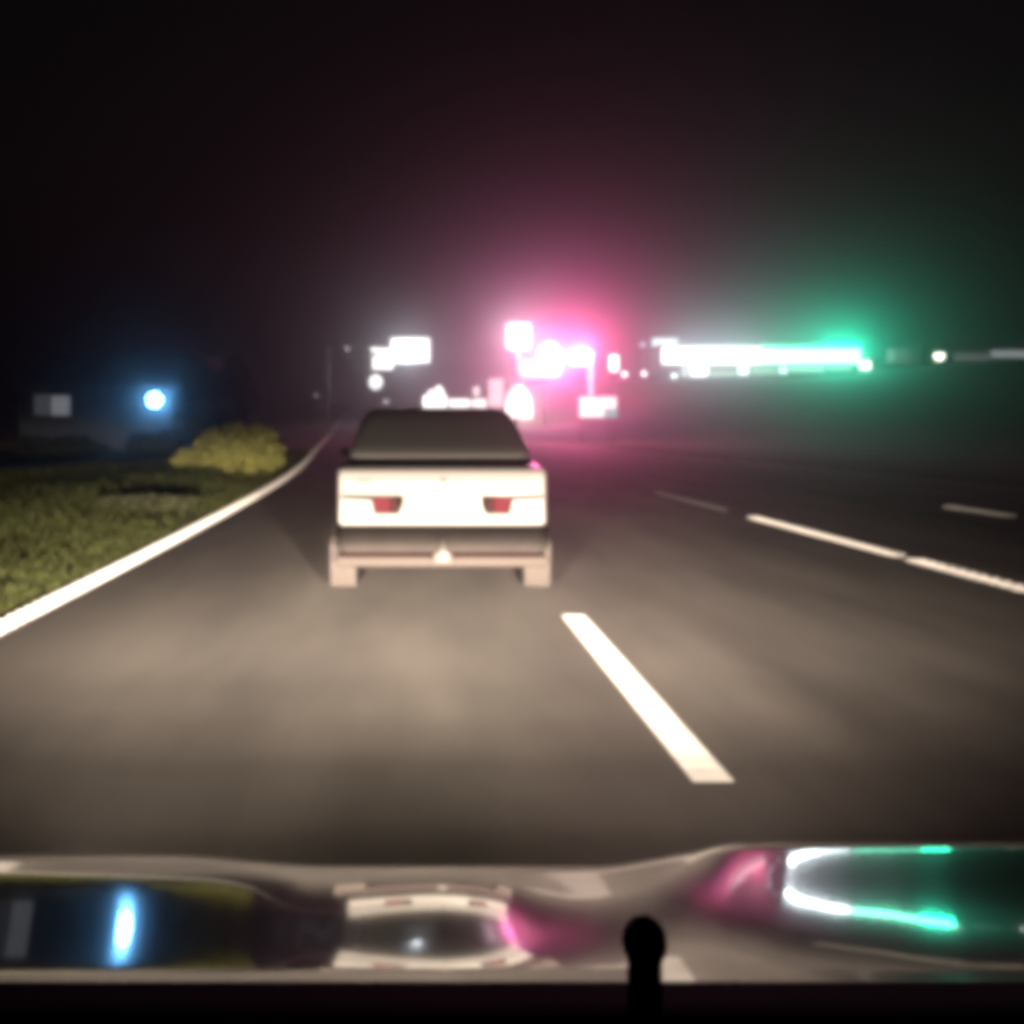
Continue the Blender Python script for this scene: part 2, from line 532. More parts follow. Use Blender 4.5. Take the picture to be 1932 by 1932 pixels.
    # wheels
    for yy in (0.86, 3.3):
        for s in (-1, 1):
            bm = bmesh.new()
            lathe_x(bm, [(-.085, .20), (-.085, .265), (-.07, .285), (.07, .285), (.085, .265), (.085, .20)], s * .72, yy, .285)
            tyre = from_bm('wheel', bm, M_rubber, t, True)
            bm = bmesh.new(); lathe_x(bm, [(-.02, .195), (.02, .195), (.02, .06), (.03, .05)], s * .80, yy, .285)
            from_bm('rim', bm, M_silver, tyre, True)
    for s in (-1, 1):
        bm = bmesh.new()
        x0, x1 = (.635, .825)
        prism(bm, [(s * x0, .035), (s * x1, .035), (s * (x1 + .01), .34), (s * (x1 - .01), .43), (s * x0, .36)], .50, .515)
        from_bm('mud_flap', bm, M_flap, t)
        bm = bmesh.new(); box(bm, s * .84 - .05, s * .84 + .05, 2.40, 2.48, .96, 1.03, .025)
        from_bm('wing_mirror', bm, M_plastic, t, True)
        bm = bmesh.new(); sphere(bm, (s * .58, 4.03, .64), .1, (1.3, .5, .7))
        from_bm('headlamp', bm, mat('headlamp_clear', (.5, .5, .5), .15), t, True)
    return t
make_sedan(0.203, 7.1)

# ------------------------------------------------------------------ the car the picture is taken from
M_bonnet = mat('dark_glossy_bonnet', (0.030, 0.028, 0.027), 0.10, metal=0.0, coat=0.8, spec=0.35)
M_black = mat('black_dashboard', (0.006, 0.006, 0.008), 0.9, noise=0.2, nscale=40, spec=0.1)
M_knob = mat('matte_black_knob', (0.012, 0.011, 0.013), 0.9, spec=0.05)
M_trim = mat('cowl_trim_metal', (0.5, 0.46, 0.43), 0.3, metal=0.9)

own = thing('own_car', (0.05, 0.7, 0.0), 'glossy dark bonnet and black dashboard of the car the picture is taken from', 'car')
def rel(o):
    o.parent = own
    o.matrix_parent_inverse = Matrix.Translation((-0.05, -0.7, 0))
    return o

def smooth1(x, a, b):
    return float(sm((x - a) / (b - a)))

EMAX = interp([-500, 290, 560, 960, 1050, 1130, 1280, 1385, 1680, 2500], [1.9, 1.75, 1.75, 1.6, -2.0, -3.5, -3.5, 3.0, 9.5, 12])
def bonnet():
    VB = 1852.0
    us = np.arange(-240, 2180, 12.0)
    rows_v = None
    cols = []
    for u in us:
        a = (u - U0) / F
        L = 1 - smooth1(u, 300, 620)            # left hollow
        Rr = smooth1(u, 1110, 1440)             # right shoulder
        vf = 1632 - 20 * L - 42 * Rr + 26 * max(0, (u - 1900) / 500) ** 2 + 40 * max(0, (0 - u) / 400) ** 2
        emax = float(EMAX(u))
        vr = 1762 - 10 * L - 108 * Rr
        wid = 34 + 40 * L + 4 * Rr
        # start of the bonnet at the cowl
        z_lift = 0.004 * Rr + 0.006 * max(0, (u - 1520) / 420)
        y = 0.74 - z_lift / 0.55
        t = (VB - V0) / F
        tf = (vf - V0) / F
        N = 120
        pts = [(a * y, y, CAM_H - t * y)]
        ts = tf + (t - tf) * np.linspace(1, 0, N + 1) ** 1.6 * 1.0
        for k in range(N):
            tm = (ts[k] + ts[k + 1]) / 2
            v = V0 + tm * F
            dv = v - vr
            e = emax - 2.0 * (dv / wid) ** 2 / (1 + abs(dv) / 130) - 3.0 * L * min(3, (dv / 92) ** 6) - 9.0 * smooth1(v, 1822, 1842)
            de = math.degrees(math.atan(tm))
            edge = max(0.0, (1 - (v - vf) / 16))
            s = (de - e) / 2
            s = s + (de - 1.2 - s) * edge ** 1.5
            s = max(4.0, min(s, de - 8.0 + 6.5 * edge ** 1.5))
            dt = ts[k + 1] - ts[k]
            y = y + y * dt / (math.tan(R(s)) - tm)
            pts.append((a * y, y, CAM_H - ts[k + 1] * y))
        cols.append((pts, tf))
    # the nose rolls over and drops to one straight front edge
    yn = max(c[0][-1][1] for c in cols) + 0.07
    out = []
    for pts, tf in cols:
        x_, y_, z_ = pts[-1]
        y1, z1 = yn - 0.01, z_ - (tf + 0.02) * (yn - 0.01 - y_)
        z2 = min(z1 - 0.03, 0.56)
        for k in range(1, 17):
            q = k / 16
            pts.append((x_, (1 - q) ** 2 * y_ + 2 * q * (1 - q) * y1 + q * q * yn, (1 - q) ** 2 * z_ + 2 * q * (1 - q) * z1 + q * q * z2))
        out.append(pts)
    cols = out
    n = len(cols[0])
    V = [p for c in cols for p in c]
    fs = [(i * n + k, (i + 1) * n + k, (i + 1) * n + k + 1, i * n + k + 1) for i in range(len(cols) - 1) for k in range(n - 1)]
    o = from_pd('bonnet', V, fs, M_bonnet, None, True)
    yf = max(p[1] for c in cols for p in c)
    return rel(o), yf
bon, YF = bonnet()

# nose of the car below the bonnet with the two headlamps
bm = bmesh.new()
box(bm, -.80, .86, YF - .55, YF + .02, .20, .44, .06)
rel(from_bm('front_bumper', bm, M_plastic, None, True))
LAMP_Y = YF + 0.03
LZ = CAM_H - 0.43 * YF - 0.10
for s in (-1, 1):
    cx = 0.03 + s * 0.6
    bm = bmesh.new()
    box(bm, cx - .16, cx + .16, YF - .10, YF + .03, LZ - .07, LZ + .05, .03)
    hl = rel(from_bm('headlamp', bm, mat('headlamp_body', (.4, .4, .4), .2), None, True))
    d = bpy.data.lights.new('headlamp_beam', 'SPOT')
    d.energy = 1.0
    d.color = (1.0, 0.82, 0.66)
    d.spot_size = R(170)
    d.spot_blend = 0.3
    d.shadow_soft_size = 0.035
    d.use_nodes = True
    nt = d.node_tree
    em = nt.nodes['Emission']
    tc = nt.nodes.new('ShaderNodeTexCoord')
    sp = nt.nodes.new('ShaderNodeSeparateXYZ')
    nt.links.new(tc.outputs['Normal'], sp.inputs[0])
    def mth(op, a, b=None, c=None):
        q = nt.nodes.new('ShaderNodeMath'); q.operation = op
        for i, w in enumerate((a, b, c)):
            if w is None: continue
            if isinstance(w, (int, float)): q.inputs[i].default_value = w
            else: nt.links.new(w, q.inputs[i])
        return q.outputs[0]
    SGN = 1.0
    fwd = mth('MULTIPLY', sp.outputs['Z'], -SGN)
    elev = mth('DIVIDE', mth('MULTIPLY', sp.outputs['Y'], SGN), mth('MAXIMUM', fwd, 0.05))   # tan of elevation
    azi = mth('DIVIDE', mth('MULTIPLY', sp.outputs['X'], SGN), mth('MAXIMUM', fwd, 0.05))
    # low beam: bright just under the cut-off, falling towards the bumper
    if s < 0:      # low beam for left-hand traffic: the left lamp kicks up towards the verge
        mr = nt.nodes.new('ShaderNodeMapRange'); mr.interpolation_type = 'SMOOTHSTEP'
        nt.links.new(azi, mr.inputs[0])
        for i_, v_ in ((1, -.055), (2, -.025), (3, -.035), (4, 0.0)): mr.inputs[i_].default_value = v_
        mr2 = nt.nodes.new('ShaderNodeMapRange'); mr2.interpolation_type = 'SMOOTHSTEP'
        nt.links.new(elev, mr2.inputs[0])
        for i_, v_ in ((1, -.11), (2, -.05), (3, 0.0), (4, 1.0)): mr2.inputs[i_].default_value = v_
        elev = mth('ADD', elev, mth('MULTIPLY', mr.outputs[0], mr2.outputs[0]))
    x01 = mth('MULTIPLY_ADD', elev, 1 / 0.6, 0.75)        # -0.45 -> 0, 0 -> .75, +.15 -> 1
    ramp = nt.nodes.new('ShaderNodeValToRGB')
    nt.links.new(x01, ramp.inputs[0])
    cr = ramp.color_ramp
    prof = [(-0.45, .0002), (-.34, .0009), (-.28, .003), (-.23, .0065), (-.19, .019), (-.15, .048), (-.105, .13), (-.07, .25), (-.040, .33), (-.022, .22), (-.008, .06), (.008, .020), (.04, .015), (.072, .012), (.086, .0010), (.17, .0004)]
    while len(cr.elements) < len(prof): cr.elements.new(0.5)
    for el, (e_, v_) in zip(cr.elements, prof):
        el.position = e_ / 0.6 + 0.75
        el.color = (v_, v_, v_, 1)
    # the hot spot near the horizon is narrow, the foreground light wide; each lamp leans outwards a little
    mw = nt.nodes.new('ShaderNodeMapRange'); mw.interpolation_type = 'SMOOTHSTEP'
    nt.links.new(elev, mw.inputs[0])
    for i_, v_ in ((1, -.14), (2, -.03), (3, .40), (4, .21)): mw.inputs[i_].default_value = v_
    dz_ = mth('ADD', azi, 0.11 if s < 0 else -0.10)
    q_ = mth('DIVIDE', dz_, mw.outputs[0])
    lat = mth('POWER', 2.718, mth('MULTIPLY', mth('MULTIPLY', q_, q_), -.5))
    tot = mth('MULTIPLY', mth('MULTIPLY', ramp.outputs[0], lat), 1.0)
    BEAM = 195000.0
    nt.links.new(mth('MULTIPLY', tot, BEAM), em.inputs['Strength'])
    lo = bpy.data.objects.new('headlamp_beam', d)
    COL.objects.link(lo)
    lo.rotation_euler = (R(90), 0, 0)
    lo.location = (cx, LAMP_Y + 0.02, LZ)
    lo.parent = own
    lo.matrix_parent_inverse = Matrix.Translation((-0.05, -0.7, 0))

# dashboard top
def dash():
    zt = CAM_H - (1853 - V0) / F * 0.70
    prof = [(0.71, zt - 0.10), (0.712, zt - 0.02), (0.70, zt), (0.66, zt - 0.004), (0.50, zt - 0.03), (0.30, zt - 0.07), (0.1, zt - .11), (0.02, zt - .16), (-.02, zt - .4)]
    xs = np.linspace(-.95, 1.0, 27)
    V = [(x, y, z) for x in xs for y, z in prof]
    n = len(prof)
    fs = [(i * n + k, i * n + k + 1, (i + 1) * n + k + 1, (i + 1) * n + k) for i in range(len(xs) - 1) for k in range(n - 1)]
    return rel(from_pd('dashboard', V, fs, M_black, None, True))
dash()
# rounded knob of a phone holder standing on the dashboard
bm = bmesh.new()
kp = P(1216, 1778, 0.56)
zt = CAM_H - (1853 - V0) / F * 0.70
knob = thing('dashboard_knob', (kp[0], kp[1], zt - 0.03), 'small round black knob on a short stem on the dashboard', 'phone holder')
sphere(bm, (0, 0, kp[2] - zt + .03), .0125, (1.0, 1.0, 1.15), 20)
from_bm('ball', bm, M_knob, knob, True)
bm = bmesh.new(); tube(bm, (0, 0, 0.002), (0, 0, kp[2] - zt + .03), .0105, .0095, 16)
from_bm('stem', bm, M_knob, knob, True)
bm = bmesh.new(); tube(bm, (0, 0, 0.0), (0, 0, 0.008), .022, .018, 20)
from_bm('base', bm, M_knob, knob, True)

# ------------------------------------------------------------------ lit things along the road
M_pole = mat('painted_pole', (0.16, 0.16, 0.16), 0.5, metal=0.3)
M_case = mat('sign_case', (0.22, 0.22, 0.22), 0.5)
M_wall = mat('pale_render_wall', (0.34, 0.34, 0.34), 0.85, noise=0.15, nscale=1.2)
M_dwall = mat('dark_concrete', (0.10, 0.10, 0.10), 0.9, noise=0.2, nscale=1.0)
M_roof = mat('roof_sheet', (0.018, 0.017, 0.017), 0.7, noise=0.2, nscale=2)
M_tarp = mat('tarpaulin', (0.30, 0.28, 0.30), 0.7)

def span(u0, u1, v0, v1, d):
    x0, _, z1 = P(u0, v0, d); x1, _, z0 = P(u1, v1, d)
    return x0, x1, z0, z1

def sign_box(t, x0, x1, z0, z1, m, dep=0.18, panel='panel', origin=(0, 0, 0)):
    """case with a glowing face towards the road user; coordinates are world, origin is the thing"""
    ox, oy, oz = origin
    bm = bmesh.new(); box(bm, x0 - ox - .05, x1 - ox + .05, .0, dep, z0 - oz - .05, z1 - oz + .05, .02)
    c = from_bm('sign_case', bm, M_case, t, False)
    r = min(x1 - x0, z1 - z0) * 0.18
    bm = bmesh.new(); dx_, dz_ = .04 * (x1 - x0), .04 * (z1 - z0)
    box(bm, x0 - ox + dx_, x1 - ox - dx_, -.05, -.003, z0 - oz + dz_, z1 - oz - dz_, .02)
    from_bm(panel, bm, m, c)
    return c

def pole_sign(name, u0, u1, v0, v1, d, m, label, cat, poles=(0.5,), pr=.09, light=None, group=None):
    x0, x1, z0, z1 = span(u0, u1, v0, v1, d)
    cx = (x0 + x1) / 2
    zb = gz(cx, d)
    o = (cx, d, zb)
    t = thing(name, o, label, cat, group)
    sign_box(t, x0, x1, z0, z1, m, origin=o)
    for f in poles:
        px = x0 + (x1 - x0) * f
        bm = bmesh.new(); tube(bm, (px - cx, .09, gz(px, d) - zb - .3), (px - cx, .09, z0 - zb), pr * 1.2, pr)
        from_bm('pole', bm, M_pole, t, True)
    if light:
        col, w = light
        lamp_light(t, (0, -.6, (z0 + z1) / 2 - zb), col, w)
    return t

def street_lamp(u, v, d, col, strength, label, r=.16, watts=0, group='small lamps far along the road'):
    x, y, z = P(u, v, d)
    zb = gz(x, y)
    t = thing('street_lamp', (x, y, zb), label, 'street lamp', group)
    bm = bmesh.new(); tube(bm, (0.5, .2, -.3), (.5, .2, z - zb + .15), .07, .05); tube(bm, (.5, .2, z - zb + .15), (0, 0, z - zb + r + .05), .035)
    from_bm('pole', bm, M_pole, t, True)
    bm = bmesh.new(); sphere(bm, (0, 0, z - zb + r * .7), r * 1.1, (1, 1, .5))
    from_bm('lamp_hood', bm, M_case, t, True)
    bm = bmesh.new(); sphere(bm, (0, 0, z - zb), r)
    from_bm('lamp', bm, glow_mat('lamp_glow', col, strength), t, True)
    if watts: lamp_light(t, (0, -.3, z - zb), col, watts)
    return t

WHITE = (1.0, 0.98, 0.97); PINKW = (1.0, 0.86, 0.86); CYANW = (0.80, 1.0, 1.0); WARM = (1.0, 0.93, 0.78)

# --- overhead sign on a cantilever at the left of the road
d = 120.0
mx_, mz_ = -10.2, gz(-10.2, d)
ov = thing('overhead_sign', (mx_, d, mz_), 'glaring white overhead road sign on a long arm, with stepped smaller lit panels', 'road sign')
zarm = P(0, 657, d)[2]
bm = bmesh.new(); tube(bm, (0, 0, -.3), (0, 0, zarm - mz_ + .3), .24, .17)
from_bm('mast', bm, M_pole, ov, True)
bm = bmesh.new()
tube(bm, (0, 0, zarm - mz_), (span(735, 815, 0, 1, d)[1] - mx_, 0, zarm - mz_), .13, .10)
tube(bm, (0, 0, zarm - mz_ - .9), (span(735, 815, 0, 1, d)[1] - mx_, 0, zarm - mz_ - .9), .08, .08)
from_bm('arm', bm, mat('arm_grey', (0.45, 0.45, 0.47), 0.5), ov, True)
o_ = (mx_, d - .4, mz_)
glowW = glow_mat('sign_white', WHITE, 1.5)
for (a, b, c, e) in ((737, 811, 638, 685), (712, 736, 657, 672), (702, 742, 672, 698), (700, 712, 655, 666)):
    x0, x1, z0, z1 = span(a, b, c, e, d)
    bm = bmesh.new(); box(bm, x0 - mx_ - .05, x1 - mx_ + .05, -.3, -.15, z0 - mz_ - .05, z1 - mz_ + .05, .02)
    cs = from_bm('sign_case', bm, M_case, ov)
    bm = bmesh.new(); box(bm, x0 - mx_, x1 - mx_, -.36, -.303, z0 - mz_, z1 - mz_, .02)
    from_bm('panel', bm, glowW, cs)
x_, y_, z_ = P(709, 721, d)
bm = bmesh.new(); sphere(bm, (x_ - mx_, -.3, z_ - mz_), .85, (1, .5, 1.1)); from_bm('lamp', bm, glow_mat('hanging_lamp', WHITE, 1.4), ov, True)
bm = bmesh.new(); tube(bm, (x_ - mx_, -.2, z_ - mz_ + .7), (x_ - mx_, -.2, zarm - mz_ - .9), .05); from_bm('hanger', bm, M_pole, ov, True)
x_, y_, z_ = P(655, 658, d)
bm = bmesh.new(); sphere(bm, (x_ - mx_, -.2, z_ - mz_), .18); from_bm('lamp', bm, glow_mat('arm_lamp', WHITE, 1.0), ov, True)
lamp_light(ov, (P(770, 660, d)[0] - mx_, -1.2, P(0, 665, d)[2] - mz_), (0.85, 0.92, 1.0), 24000)

# --- square lit sign, red sign and pylon
pole_sign('pole_sign', 956, 1001, 610, 660, 110.0, glow_mat('sign_white_square', WHITE, 1.6),
          'square white lit sign highest on its pole above the white car', 'sign', light=((1.0, .72, .86), 45000))

d = 100.0
x_, y_, z_ = P(1030, 683, d)
zb = gz(x_, d)
rs = thing('red_neon_sign', (x_, d, zb), 'red glowing pole sign burnt out to white, round lobe with smaller box beside it', 'sign')
glowR = glow_mat('neon_red', (1.0, 0.55, 0.6), 1.9)
bm = bmesh.new(); sphere(bm, (.32, .15, z_ - zb + .35), 1.38, (.95, .10, 1.25), 24); cs = from_bm('sign_case', bm, M_case, rs, True)
bm = bmesh.new(); sphere(bm, (.32, 0, z_ - zb + .35), 1.32, (.95, .09, 1.25), 24); from_bm('panel', bm, glowR, cs, True)
x0, x1, z0, z1 = span(981, 1057, 679, 711, d)
bm = bmesh.new(); box(bm, x0 - x_ - .05, x1 - x_ + .05, .3, .5, z0 - zb - .05, z1 - zb + .05, .09); cs = from_bm('sign_case', bm, M_case, rs)
bm = bmesh.new(); box(bm, x0 - x_, x1 - x_, -.27, .297, z0 - zb, z1 - zb, .24); from_bm('panel', bm, glowR, cs)
bm = bmesh.new(); tube(bm, (0, .7, -.3), (0, .7, z_ - zb + .5), .16, .12); from_bm('pole', bm, M_pole, rs, True)
lamp_light(rs, (0.6, -1.0, z_ - zb + .3), (1.0, 0.17, 0.50), 200000)

d = 62.0
x0, x1, z0, z1 = span(1090, 1166, 748, 789, d)
px = P(1115, 0, d)[0]
zb = gz(px, d)
py = thing('pylon_sign', (px, d, zb), 'white pylon sign, wide lower box with cyan corner below a narrow upper box', 'sign')
c = sign_box(py, x0, x1, z0, z1, glow_mat('pylon_white', WHITE, 1.2), origin=(px, d, zb))
a0, a1, b0, b1 = span(1139, 1164, 770, 788, d)
bm = bmesh.new(); box(bm, a0 - px, a1 - px, -.075, -.053, b0 - zb, b1 - zb); from_bm('cyan_patch', bm, glow_mat('pylon_cyan', (.10, .75, .68), 0.6), c)
a0, a1, b0, b1 = span(1074, 1119, 664, 691, d)
sign_box(py, a0, a1, b0, b1, glow_mat('pylon_pink_white', PINKW, 1.2), origin=(px, d, zb))
bm = bmesh.new(); box(bm, -.16, .14, .02, .14, z1 - zb + .05, b0 - zb - .05); from_bm('lit_post', bm, glow_mat('pylon_post', (1, .72, .78), 0.95), py)
for q in (x0 + .3, x1 - .3):
    bm = bmesh.new(); tube(bm, (q - px, .09, gz(q, d) - zb - .3), (q - px, .09, z0 - zb - .05), .07)
    from_bm('post', bm, M_pole, py, True)
lamp_light(py, ((a0 + a1) / 2 - px, -.6, b1 - zb), (1.0, .11, .28), 80000)  # unseen red point light added for the red glow; the box is pink white

pole_sign('pole_sign', 1149, 1167, 669, 701, 112.0, glow_mat('sign_slim', (1, .95, 1), 3.0),
          'slim upright white lit sign right of the pylon sign', 'sign', group=None)
street_lamp(1178, 705, 118, (.95, .9, 1), 3, 'small lamp right of the slim upright sign', .36)
street_lamp(1215, 704, 122, (.92, .92, 1), 3, 'small lamp between the slim sign and the store', .34)
street_lamp(1216, 738, 112, (.8, .8, 1), .8, 'faint lamp low on the slope left of the store', .32)
street_lamp(1272, 708, 124, (.8, 1, 1), 2.5, 'small cyan lamp at the left corner of the store', .38)
street_lamp(728, 757, 170, WHITE, 2.0, 'tiny low lamp under the overhead sign', .28)
street_lamp(358, 692, 60, (.35, .5, .9), .35, 'faint blue lamp up right of the house lamp', .2)
street_lamp(596, 745, 110, (.7, .6, .7), .3, 'faint lamp close to the edge line where it fades', .25)
street_lamp(1772, 671, 128, (.95, 1, .8), 4.0, 'yellowish white lamp before the far right shed', .62, watts=3500)

# --- lit stalls beyond the white car
def stall(u0, u1, v0, v1, d, m, label, extra=0.0):
    x0, x1, z0, z1 = span(u0, u1, v0, v1, d)
    cx = (x0 + x1) / 2; zb = gz(cx, d)
    t = thing('market_stall', (cx, d, zb), label, 'stall', 'lit stalls beyond the white car')
    w = (x1 - x0) / 2
    bm = bmesh.new(); box(bm, -w, w, -.35, .35, 0, max(.3, z0 - zb), .02); from_bm('counter', bm, M_dwall, t)
    bm = bmesh.new(); box(bm, -w, w, .6, .68, z0 - zb, z1 - zb); from_bm('lit_back', bm, m, t)
    bm = bmesh.new(); prism(bm, [(-w - .1, z1 - zb + .03), (w + .1, z1 - zb + .03), (w + .1, z1 - zb + .12), (0, z1 - zb + .3), (-w - .1, z1 - zb + .12)], -.7, .85); from_bm('roof', bm, M_tarp, t)
    for sx in (-1, 1):
        for yy in (-.6, .55):
            bm = bmesh.new(); tube(bm, (sx * (w - .05), yy, -.3), (sx * (w - .05), yy, z1 - zb + .05), .04); from_bm('post', bm, M_pole, t, True)
    return t
glowS = glow_mat('stall_light', (1, .96, .93), 2.4)
glowP = glow_mat('stall_pink', (1, .70, .74), 0.95)
stall(797, 845, 746, 770, 150, glowS, 'first lit stall from the edge line, with a brighter peak over it')
stall(847, 888, 753, 770, 150, glow_mat('stall_b', (1, .93, .92), 2.0), 'low lit stall in the middle of the row')
stall(889, 919, 753, 770, 150, glow_mat('stall_c', (1, .9, .88), 1.7), 'small lit stall beside the pink banner')
pole_sign('shop_sign', 806, 840, 736, 746, 152, glowS, 'wide lit board over the first stall', 'sign', poles=(.1, .9))
pole_sign('shop_sign', 822, 834, 728, 736, 154, glowS, 'small lit board topping the wide one over the first stall', 'sign', poles=(.5,))
pole_sign('shop_sign', 893, 905, 729, 747, 152, glow_mat('sign_dimpink', (1, .85, .88), 1.3), 'small upright lit board over the third stall', 'sign')
pole_sign('banner', 921, 950, 712, 770, 140, glowP, 'tall dim pink lit banner left of the pointed booth', 'banner', poles=(.05, .95))

# pointed lit booth
d = 112.0
x0, x1, z0, z1 = span(953, 1006, 722, 790, d)
cx = (x0 + x1) / 2; zb = gz(cx, d); w = (x1 - x0) / 2
bt = thing('lit_booth', (cx, d, zb), 'glaring warm white round booth with a pointed bell roof above the sedan roof corner', 'booth')
zm = z0 + (z1 - z0) * .45
def lathe_z(bm, prof, seg=28):
    rings = [[bm.verts.new((r * math.cos(2 * math.pi * k / seg), r * math.sin(2 * math.pi * k / seg), z)) for k in range(seg)] for z, r in prof]
    for a, b in zip(rings, rings[1:]):
        for k in range(seg): bm.faces.new((a[k], a[(k + 1) % seg], b[(k + 1) % seg], b[k]))
    bm.faces.new(rings[0][::-1]); bm.faces.new(rings[-1])
H_ = z1 - z0; zl = max(.15, z0 - zb)
bm = bmesh.new(); lathe_z(bm, [(zl, w * .98), (zl + H_ * .2, w * 1.0), (z0 - zb + H_ * .45, w * .93)]); bd = from_bm('lit_wall', bm, glow_mat('booth_glow', (1, .95, .84), 1.6), bt, True)
bm = bmesh.new(); lathe_z(bm, [(-.3, w * 1.05), (zl - .003, w * 1.03)]); from_bm('plinth', bm, M_dwall, bt)
bm = bmesh.new(); lathe_z(bm, [(z0 - zb + H_ * .45 + .004, w * .95), (z0 - zb + H_ * .6, w * .84), (z0 - zb + H_ * .75, w * .62), (z0 - zb + H_ * .88, w * .36), (z0 - zb + H_ * .97, w * .18), (z0 - zb + H_, w * .06)])
from_bm('roof', bm, glow_mat('booth_roof', (1, .93, .85), 1.4), bt, True)
lamp_light(bt, (0, -w - .6, zm - zb), (1.0, .75, .72), 30000)

# --- the store on the rise at the right
d = 130.0
X0, X1, Z0, Z1 = span(1249, 1625, 651, 687, d)
cx = (X0 + X1) / 2
zb = gz(cx, d + 3) - .2
st = thing('roadside_store', (cx, d, zb), 'long lit store on the rise with a glaring white fascia edged green', 'shop')
hw = (X1 - X0) / 2
zf0 = Z0 - zb
bm = bmesh.new(); box(bm, -hw + .2, hw - .2, .8, 10, -2, Z1 - zb - .2); from_bm('wall', bm, M_dwall, st)
bm = bmesh.new(); box(bm, -hw - .2, hw + .2, .4, 10.4, Z1 - zb - .15, Z1 - zb + .1, .03); from_bm('roof', bm, M_roof, st)
bm = bmesh.new(); box(bm, -hw, hw, .0, .78, zf0, Z1 - zb - .2, .03); fas = from_bm('fascia', bm, M_case, st)
xs_ = P(1437, 0, d)[0] - cx
zsplit = P(0, 659, d)[2] - zb
bm = bmesh.new(); box(bm, -hw, xs_, -.06, -.003, zf0 + .02, Z1 - zb - .25); from_bm('white_panel', bm, glow_mat('fascia_white', (.93, 1, .98), 2.2), fas)
bm = bmesh.new(); box(bm, xs_ + .01, hw, -.06, -.003, zf0 + .02, zsplit); from_bm('mint_panel', bm, glow_mat('fascia_mint', (.62, 1, .88), 2.0), fas)
bm = bmesh.new(); box(bm, xs_ + .01, hw, -.09, -.003, zsplit + .01, Z1 - zb); from_bm('green_strip', bm, glow_mat('fascia_green', (.12, 1, .58), 1.6), fas)
zwin0 = P(0, 713, d)[2] - zb
# shop front bays
for (a, b, v1, col, sgt, nm) in ((1287, 1302, 712, (.85, 1, .97), .6, 'window'), (1304, 1340, 712, (.95, 1, .98), 1.8, 'window'), (1342, 1392, 700, (.28, .34, .22), .5, 'window'), (1342, 1392, 711, (.6, .85, .62), .8, 'window'),
                             (1394, 1416, 711, (.85, 1, .95), 1.6, 'window'), (1418, 1470, 709, (.35, .62, .45), .75, 'window'), (1472, 1490, 709, (.7, 1, .92), 1.5, 'window'), (1492, 1560, 701, (.45, .9, .68), .95, 'window'), (1562, 1612, 698, (.4, .8, .62), .8, 'window')):
    x0, x1, z0, z1 = span(a, b, 689, v1, d)
    if (a, v1) == (1342, 711): z1 = P(0, 701, d)[2]
    bm = bmesh.new(); box(bm, x0 - cx, x1 - cx, .70, .79, z0 - zb, z1 - zb - .03); fr = from_bm('window', bm, M_case, st)
    bm = bmesh.new(); box(bm, x0 - cx + .04, x1 - cx - .04, .66, .697, z0 - zb + .04, z1 - zb - .06); from_bm('pane', bm, glow_mat('shopfront', col, sgt), fr)
for q in (1302.5, 1341, 1393, 1417, 1471, 1491, 1561, 1614):
    xq = P(q, 0, d)[0] - cx
    bm = bmesh.new(); box(bm, xq - .09, xq + .09, .45, .63, -1.5, zf0 - .003)
    from_bm('pillar', bm, M_dwall, st)
x0, x1, z0, z1 = span(1628, 1648, 680, 697, d)
bm = bmesh.new(); box(bm, hw - .19, x1 - cx + .5, .9, 6, -2, z1 - zb + .5); an = from_bm('annex', bm, M_wall, st)
bm = bmesh.new(); box(bm, x0 - cx, x1 - cx, .84, .897, z0 - zb, z1 - zb); from_bm('lit_window', bm, glow_mat('annex_light', (.85, 1, .88), 3.0), an)
def strip_light(parent, loc, sx, sz, col, watts):
    d_ = bpy.data.lights.new('fascia_light', 'AREA')
    d_.shape = 'RECTANGLE'; d_.size = sx; d_.size_y = sz
    d_.energy = watts * LAMP_K; d_.color = col
    o = bpy.data.objects.new('fascia_light', d_); COL.objects.link(o)
    o.parent = parent; o.location = loc; o.rotation_euler = (R(-90), 0, 0)     # shines towards the road
zm_ = (zf0 + Z1 - zb) / 2
strip_light(st, ((xs_ - hw) / 2, -.25, zm_), hw + xs_ - .5, 1.6, (.78, .93, 1.0), 20000)
strip_light(st, ((xs_ + hw) / 2, -.25, zm_), hw - xs_ - .5, 1.4, (.12, 1.0, .60), 13000)
strip_light(st, (hw - 2.6, -.3, Z1 - zb - .5), 5.0, .7, (.0, 1.0, .56), 22000)
pole_sign('roof_sign', 1228, 1281, 638, 655, 134, glow_mat('roof_sign_cyan', (.72, .95, 1), 1.25), 'pale cyan lit board above the left end of the store', 'sign', poles=(.2, .8))
pole_sign('roof_sign', 1207, 1218, 645, 655, 134, glow_mat('roof_sign_violet', (.8, .75, 1), .8), 'tiny violet board left of the pale cyan one', 'sign')

# --- perimeter wall before the store, hiding its foot
x0, x1, z0, z1 = span(1240, 1680, 714, 740, 124)
bm = bmesh.new()
a = np.linspace(x0, x1, 16)
for p, q in zip(a, a[1:]):
    zt_ = CAM_H + (V0 - (713 - 15 * (p - x0) / (x1 - x0))) / F * 124
    box(bm, p, q - .02, 124, 124.25, min(gz(p, 124), gz(q, 124)) - .5, zt_)
pw = from_bm('perimeter_wall', bm, M_dwall)
tag(pw, 'long dark low wall in front of the lit store', 'wall')

